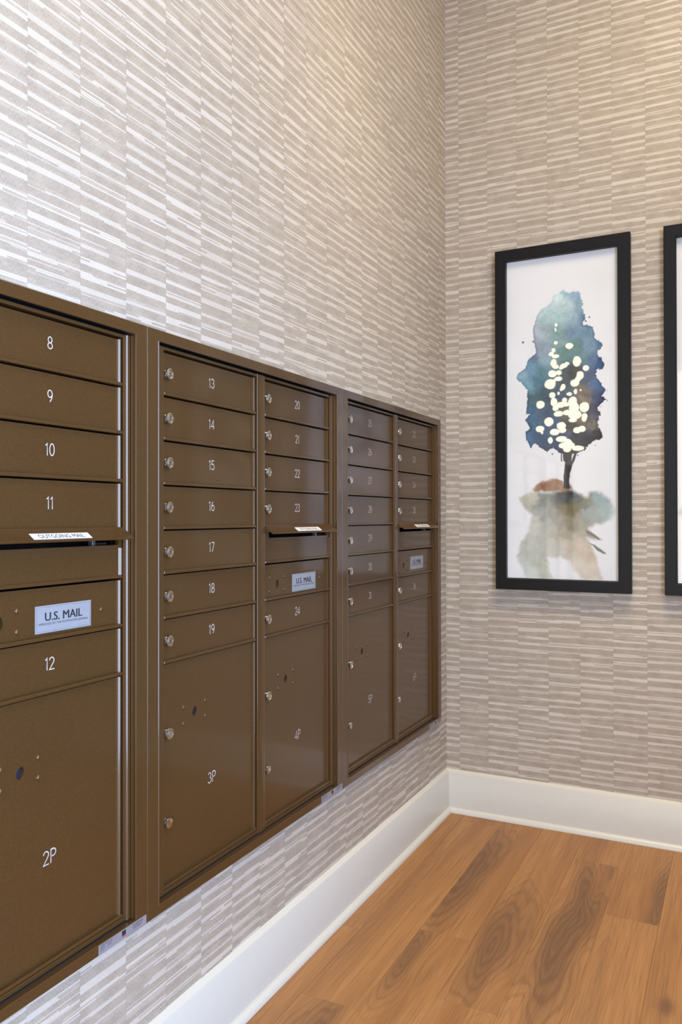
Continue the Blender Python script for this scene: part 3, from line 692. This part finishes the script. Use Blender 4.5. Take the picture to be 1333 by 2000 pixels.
BLOBS = [(0.183, 0.2549, 0.0048, 0.006), (0.1808, 0.2722, 0.0032, 0.0066), (0.1827, 0.3208, 0.0069, 0.0066), (0.2315, 0.3363, 0.0132, 0.011), (0.1755, 0.3476, 0.0069, 0.0077), (0.1662, 0.3605, 0.0095, 0.0082), (0.1825, 0.3702, 0.0137, 0.0066), (0.1747, 0.3943, 0.0106, 0.0154), (0.1812, 0.4075, 0.0116, 0.0082), (0.2108, 0.4066, 0.0137, 0.0082), (0.2216, 0.3999, 0.0074, 0.0066), (0.2017, 0.413, 0.0084, 0.0066), (0.2578, 0.3942, 0.0148, 0.0181), (0.2694, 0.3968, 0.0042, 0.0033), (0.2903, 0.4212, 0.0106, 0.0104), (0.2691, 0.4456, 0.0127, 0.0154), (0.1702, 0.4342, 0.0148, 0.0132), (0.193, 0.4304, 0.0116, 0.0093), (0.1619, 0.4705, 0.0201, 0.0181), (0.1918, 0.4534, 0.0148, 0.0088), (0.1809, 0.4554, 0.0074, 0.0055), (0.2505, 0.473, 0.0158, 0.0143), (0.2611, 0.4586, 0.0106, 0.0121), (0.2077, 0.4848, 0.0095, 0.011), (0.2023, 0.4926, 0.0063, 0.0066), (0.1915, 0.5067, 0.0048, 0.006), (0.2306, 0.512, 0.0095, 0.0066), (0.2535, 0.5054, 0.0058, 0.0099), (0.2715, 0.5017, 0.0037, 0.0038), (0.1687, 0.5124, 0.0116, 0.011), (0.174, 0.5375, 0.0127, 0.0154), (0.1259, 0.544, 0.0148, 0.0143), (0.2129, 0.5344, 0.0095, 0.0099), (0.2422, 0.539, 0.0158, 0.0165), (0.1994, 0.55, 0.0158, 0.011), (0.1804, 0.5599, 0.0116, 0.0121), (0.2208, 0.5497, 0.0137, 0.0077), (0.2843, 0.5633, 0.0169, 0.0181), (0.2474, 0.5638, 0.018, 0.0198), (0.1911, 0.5825, 0.0169, 0.0099), (0.2233, 0.5805, 0.018, 0.0099), (0.2499, 0.5885, 0.0238, 0.0176), (0.2842, 0.5958, 0.0095, 0.011), (0.1573, 0.6094, 0.0169, 0.0165), (0.1243, 0.6344, 0.0158, 0.0121), (0.1309, 0.6458, 0.0053, 0.0082), (0.2017, 0.6271, 0.0158, 0.0137), (0.2053, 0.6426, 0.0137, 0.0099), (0.1783, 0.648, 0.0169, 0.0121), (0.1624, 0.6776, 0.0084, 0.0121), (0.2014, 0.6754, 0.0201, 0.011), (0.2576, 0.645, 0.0132, 0.011), (0.2751, 0.6404, 0.0137, 0.011), (0.2419, 0.6083, 0.0148, 0.0077), (0.2831, 0.6039, 0.0084, 0.011), (0.2255, 0.6912, 0.0158, 0.0154), (0.2094, 0.6988, 0.0169, 0.011), (0.2227, 0.713, 0.0132, 0.011), (0.2599, 0.7105, 0.0222, 0.0099), (0.2388, 0.6999, 0.0106, 0.011)]
TRUNK = [[(0.2055, 0.7151), (0.228, 0.7186), (0.2344, 0.7188), (0.2386, 0.7272), (0.2374, 0.7572), (0.245, 0.7328), (0.252, 0.7194), (0.2599, 0.7197), (0.2502, 0.7494), (0.2384, 0.7774), (0.2313, 0.8035), (0.2285, 0.8363), (0.2316, 0.8572), (0.2086, 0.8569), (0.2099, 0.8031), (0.215, 0.7593), (0.2091, 0.7553)], [(0.199, 0.7231), (0.2028, 0.7232), (0.2042, 0.7562), (0.1999, 0.7561)], [(0.1959, 0.7092), (0.2173, 0.721), (0.2599, 0.7126), (0.2863, 0.7168), (0.2599, 0.7279), (0.2172, 0.7319), (0.1877, 0.7227)]]
WASH = [(0.046, 0.8895), (0.091, 0.8664), (0.1516, 0.8694), (0.2085, 0.8634), (0.238, 0.8666), (0.2697, 0.8778), (0.2907, 0.8889), (0.2986, 0.8673), (0.3376, 0.8705), (0.3684, 0.8977), (0.3962, 0.946), (0.3732, 0.9701), (0.3216, 0.9865), (0.298, 1.0001), (0.3084, 1.0271), (0.3369, 1.0403), (0.3109, 1.0379), (0.29, 1.0328), (0.3004, 1.0544), (0.321, 1.1027), (0.3261, 1.1296), (0.3414, 1.1777), (0.2683, 1.1846), (0.2207, 1.116), (0.1939, 1.0991), (0.1504, 1.1095), (0.1674, 1.1849), (0.0724, 1.19), (0.0391, 1.1206), (0.0507, 1.064), (0.0734, 1.0075), (0.0905, 0.9514), (0.0571, 0.9177)]
WASH_COL = [(0.0909, 0.8787, (200, 195, 175)), (0.1405, 0.8959, (140, 145, 135)), (0.1733, 0.8906, (115, 118, 112)), (0.2165, 0.8855, (70, 74, 74)), (0.2379, 0.8748, (60, 64, 66)), (0.2591, 0.8914, (95, 100, 88)), (0.243, 0.924, (120, 108, 70)), (0.2163, 0.9294, (130, 122, 95)), (0.2801, 0.9079, (130, 125, 100)), (0.3323, 0.8974, (145, 165, 165)), (0.3528, 0.9406, (165, 182, 176)), (0.3009, 0.9513, (160, 168, 160)), (0.3835, 0.946, (205, 212, 205)), (0.173, 0.9514, (165, 160, 148)), (0.1238, 0.9458, (165, 168, 158)), (0.107, 0.9849, (200, 198, 186)), (0.151, 0.9957, (185, 182, 168)), (0.2374, 0.9842, (155, 145, 122)), (0.2158, 1.0173, (175, 164, 142)), (0.2901, 1.0056, (175, 168, 148)), (0.1287, 1.0516, (190, 190, 176)), (0.0899, 1.0633, (200, 200, 190)), (0.1724, 1.073, (200, 196, 180)), (0.2317, 1.0609, (205, 190, 168)), (0.2688, 1.0767, (210, 190, 165)), (0.3106, 1.1138, (208, 188, 165)), (0.2894, 1.1578, (218, 200, 178)), (0.2579, 1.1369, (214, 200, 180)), (0.1063, 1.1189, (196, 198, 186)), (0.1391, 1.1626, (205, 205, 190)), (0.0726, 1.1647, (205, 212, 205)), (0.311, 1.0271, (150, 140, 118))]
RUST = [(0.0938, 0.8564), (0.1105, 0.8371), (0.1409, 0.8293), (0.1791, 0.8189), (0.2007, 0.8249), (0.2087, 0.8415), (0.2327, 0.8419), (0.238, 0.8529), (0.2166, 0.869), (0.1516, 0.8694), (0.1021, 0.8649)]
ROOTS = [[(0.2849, 1.0057), (0.3058, 1.0136), (0.3265, 1.0296), (0.3369, 1.0387), (0.3317, 1.042), (0.3109, 1.0298), (0.2901, 1.0192)], [(0.2899, 1.0518), (0.316, 1.0595), (0.3419, 1.0779), (0.3583, 1.0911), (0.3495, 1.0923), (0.3263, 1.081), (0.3108, 1.0623)]]
SPECKS = [(0.0616, 0.3066, 0.004), (0.3021, 0.2392, 0.003), (0.2895, 0.2519, 0.003), (0.3413, 0.4001, 0.002), (0.2936, 0.2664, 0.002), (0.0995, 0.3074, 0.003), (0.1687, 0.7287, 0.003), (0.2598, 0.7361, 0.0025), (0.3213, 0.7019, 0.002), (0.0729, 0.5996, 0.004)]
def sstep(a, b_, x):
    t = np.clip((x - a) / (b_ - a), 0, 1); return t * t * (3 - 2 * t)
def lin(c):
    c = np.asarray(c, float) / 255; return np.where(c <= 0.04045, c / 12.92, ((c + 0.055) / 1.055) ** 2.4)
PW, PH = 0.3987, 1.1880                              # visible print
def paint(nx, ny, mirror=False, seed=3):
    u, v = np.meshgrid(np.linspace(0, PW, nx), np.linspace(0, PH, ny))   # v measured down from the top
    if mirror: u = PW - u
    img = np.ones(u.shape + (3,)) * np.array([216, 212, 205.0])
    img += (vnoise(u * 9, v * 9, seed + 1, 3) * 4)[..., None]
    def lay(alpha, color):
        nonlocal img
        img = img * (1 - alpha[..., None]) + alpha[..., None] * color
    n1 = vnoise(u * 38, v * 38, seed + 2, 5); n2 = vnoise(u * 14, v * 14, seed + 3, 4); n3 = vnoise(u * 90, v * 90, seed + 4, 3)
    def field(pts, power=3.0):
        num = np.zeros_like(img); den = np.zeros_like(u)
        uu = u + n2 * 0.016 + n3 * 0.008; vv = v + n1 * 0.016 + n3 * 0.008
        for (a, c, col) in pts:
            w_ = 1 / ((uu - a) ** 2 + (vv - c) ** 2 + 2e-5) ** (power / 2)
            num += w_[..., None] * np.array(col, float); den += w_
        return num / den[..., None]
    # ground wash
    d = sdf(u + n2 * 0.010 + n3 * 0.004, v + n2 * 0.010 + n3 * 0.004, WASH) + n1 * 0.006
    a = sstep(0.008, -0.010, d) * np.clip(0.92 + 0.25 * n2 + 0.15 * n3, 0, 1)
    lay(a, field(WASH_COL, 4.0) * 0.88 * np.array([1.0, 0.99, 0.95]) + (n1 * 13)[..., None] + (n3 * 9)[..., None])
    d = sdf(u + n1 * 0.008, v + n1 * 0.008, RUST) + n3 * 0.003; lay(sstep(0.005, -0.006, d) * np.clip(0.85 + 0.3 * n2, 0, 1), np.array([134, 96, 70.0]) + (n1 * 18)[..., None])
    for poly in ROOTS:
        d = sdf(u + n3 * 0.002, v + n3 * 0.002, poly); lay(sstep(0.002, -0.002, d) * 0.9, np.array([112, 104, 84.0]))
    # trunk and crown
    for poly in TRUNK:
        d = sdf(u + n3 * 0.0016, v + n3 * 0.0016, poly); lay(sstep(0.0012, -0.0012, d), np.array([52, 48, 46.0]) + (n3 * 8)[..., None])
    n4 = vnoise(u * 220, v * 220, seed + 5, 3)
    d = sdf(u + n1 * 0.007 + n3 * 0.005, v + n1 * 0.005 + n3 * 0.005, CROWN) + n1 * 0.004 + n3 * 0.004 + n4 * 0.003
    top = sstep(0.28, 0.10, v)
    a = sstep(0.0012 + 0.003 * top, -0.0012 - 0.006 * top, d)
    c = field(CROWN_COL, 4.0)
    grey = c.mean(-1, keepdims=True); c = grey + (c - grey) * 0.92
    c = c * (1.02 - 0.22 * (1 - top))[..., None] * np.array([1.0, 1.0, 0.99]) + (n1 * 20)[..., None] + (n3 * 15)[..., None] + (n4 * 10)[..., None]
    c = c - (sstep(-0.010, -0.001, d) * 22 * (1 - top * 0.6))[..., None]
    lay(a * np.clip(0.97 + 0.1 * n3, 0, 1), c)
    for (a_, c_, r_) in SPECKS: lay(sstep(r_ * 1.2, r_ * 0.8, np.hypot(u - a_, v - c_)), np.array([70, 85, 95.0]))
    m = np.full(u.shape, 1e9)
    for (a_, c_, rx, ry) in BLOBS:
        e = (np.hypot((u - a_ + n1 * 0.0030 + n3 * 0.0012) / rx, (v - c_ + n2 * 0.0030 + n3 * 0.0012) / ry) - 1) * min(rx, ry)
        m = np.minimum(m, e)
    lay(sstep(0.0012, -0.0010, m), np.array([246, 240, 208.0]))
    return u, v, np.clip(img, 0, 255)
def make_print(x0, zt_, y, nx, ny, mirror, seed, parent):
    u, v, img = paint(nx, ny, mirror, seed)
    xs = np.linspace(0, PW, nx); zs = np.linspace(0, PH, ny); X, Z = np.meshgrid(xs, zs)
    co = np.stack([x0 + X, np.full_like(X, y), zt_ - Z], -1).reshape(-1, 3)
    i = np.arange(nx * ny).reshape(ny, nx); q = np.stack([i[:-1, :-1], i[1:, :-1], i[1:, 1:], i[:-1, 1:]], -1).reshape(-1, 4)
    me = bpy.data.meshes.new('print')
    me.vertices.add(len(co)); me.vertices.foreach_set('co', co.ravel())
    me.loops.add(q.size); me.loops.foreach_set('vertex_index', q.ravel())
    me.polygons.add(len(q)); me.polygons.foreach_set('loop_start', np.arange(0, q.size, 4))
    at = me.color_attributes.new('paint', 'FLOAT_COLOR', 'POINT')
    rgba = np.concatenate([lin(img).reshape(-1, 3), np.ones((nx * ny, 1))], 1); at.data.foreach_set('color', rgba.ravel())
    me.materials.append(M['print']); me.update(); me.validate()
    return link('print', me, parent)
def make_picture(x0, label, mirror, seed, nx, ny):
    x1 = x0 + 0.484; z0, z1 = 0.8735, 2.1449; yf = -0.035; yb = -0.004
    ix0, ix1, iz0, iz1 = x0 + 0.0402, x1 - 0.0432, 0.9140, 2.1030
    root = thing('framed_picture', label, 'picture', (x0 + 0.242, 0, z0), 'black framed watercolours on the back wall')
    ox, oz = x0 + 0.242, z0
    b = MB(); c = 0.0016
    R = lambda a0, a1, b0, b1, y: [(a0 - ox, y, b0 - oz), (a1 - ox, y, b0 - oz), (a1 - ox, y, b1 - oz), (a0 - ox, y, b1 - oz)]
    b.ring([R(x0, x1, z0, z1, yb), R(x0, x1, z0, z1, yf + c), R(x0 + c, x1 - c, z0 + c, z1 - c, yf), R(ix0 - c, ix1 + c, iz0 - c, iz1 + c, yf),
            R(ix0, ix1, iz0, iz1, yf + c), R(ix0, ix1, iz0, iz1, -0.012), R(x0 + 0.02, x1 - 0.02, z0 + 0.02, z1 - 0.02, -0.012)], 'frame_black')
    b.build('frame', root, angle=30, recalc=False)
    b = MB(); b.box(x0 + 0.01 - ox, x1 - 0.01 - ox, -0.010, -0.0005, z0 + 0.01 - oz, z1 - 0.01 - oz, 'frame_black'); b.build('backing_board', root, smooth=False)
    p = make_print(ix0 - 0.0008 - ox, iz1 + 0.0006 - oz, -0.0125, nx, ny, mirror, seed, root)
    b = MB(); b.box(ix0 - ox, ix1 - ox, -0.0165, -0.0145, iz0 - oz, iz1 - oz, 'glass'); b.build('glass', root, smooth=False)
    return root
make_picture(0.2071, 'black framed watercolour of a blue green tree, hanging whole beside the corner', False, 3, 240, 714)
make_picture(0.8000, 'black framed picture cut off by the right edge of the photo', True, 11, 120, 356)
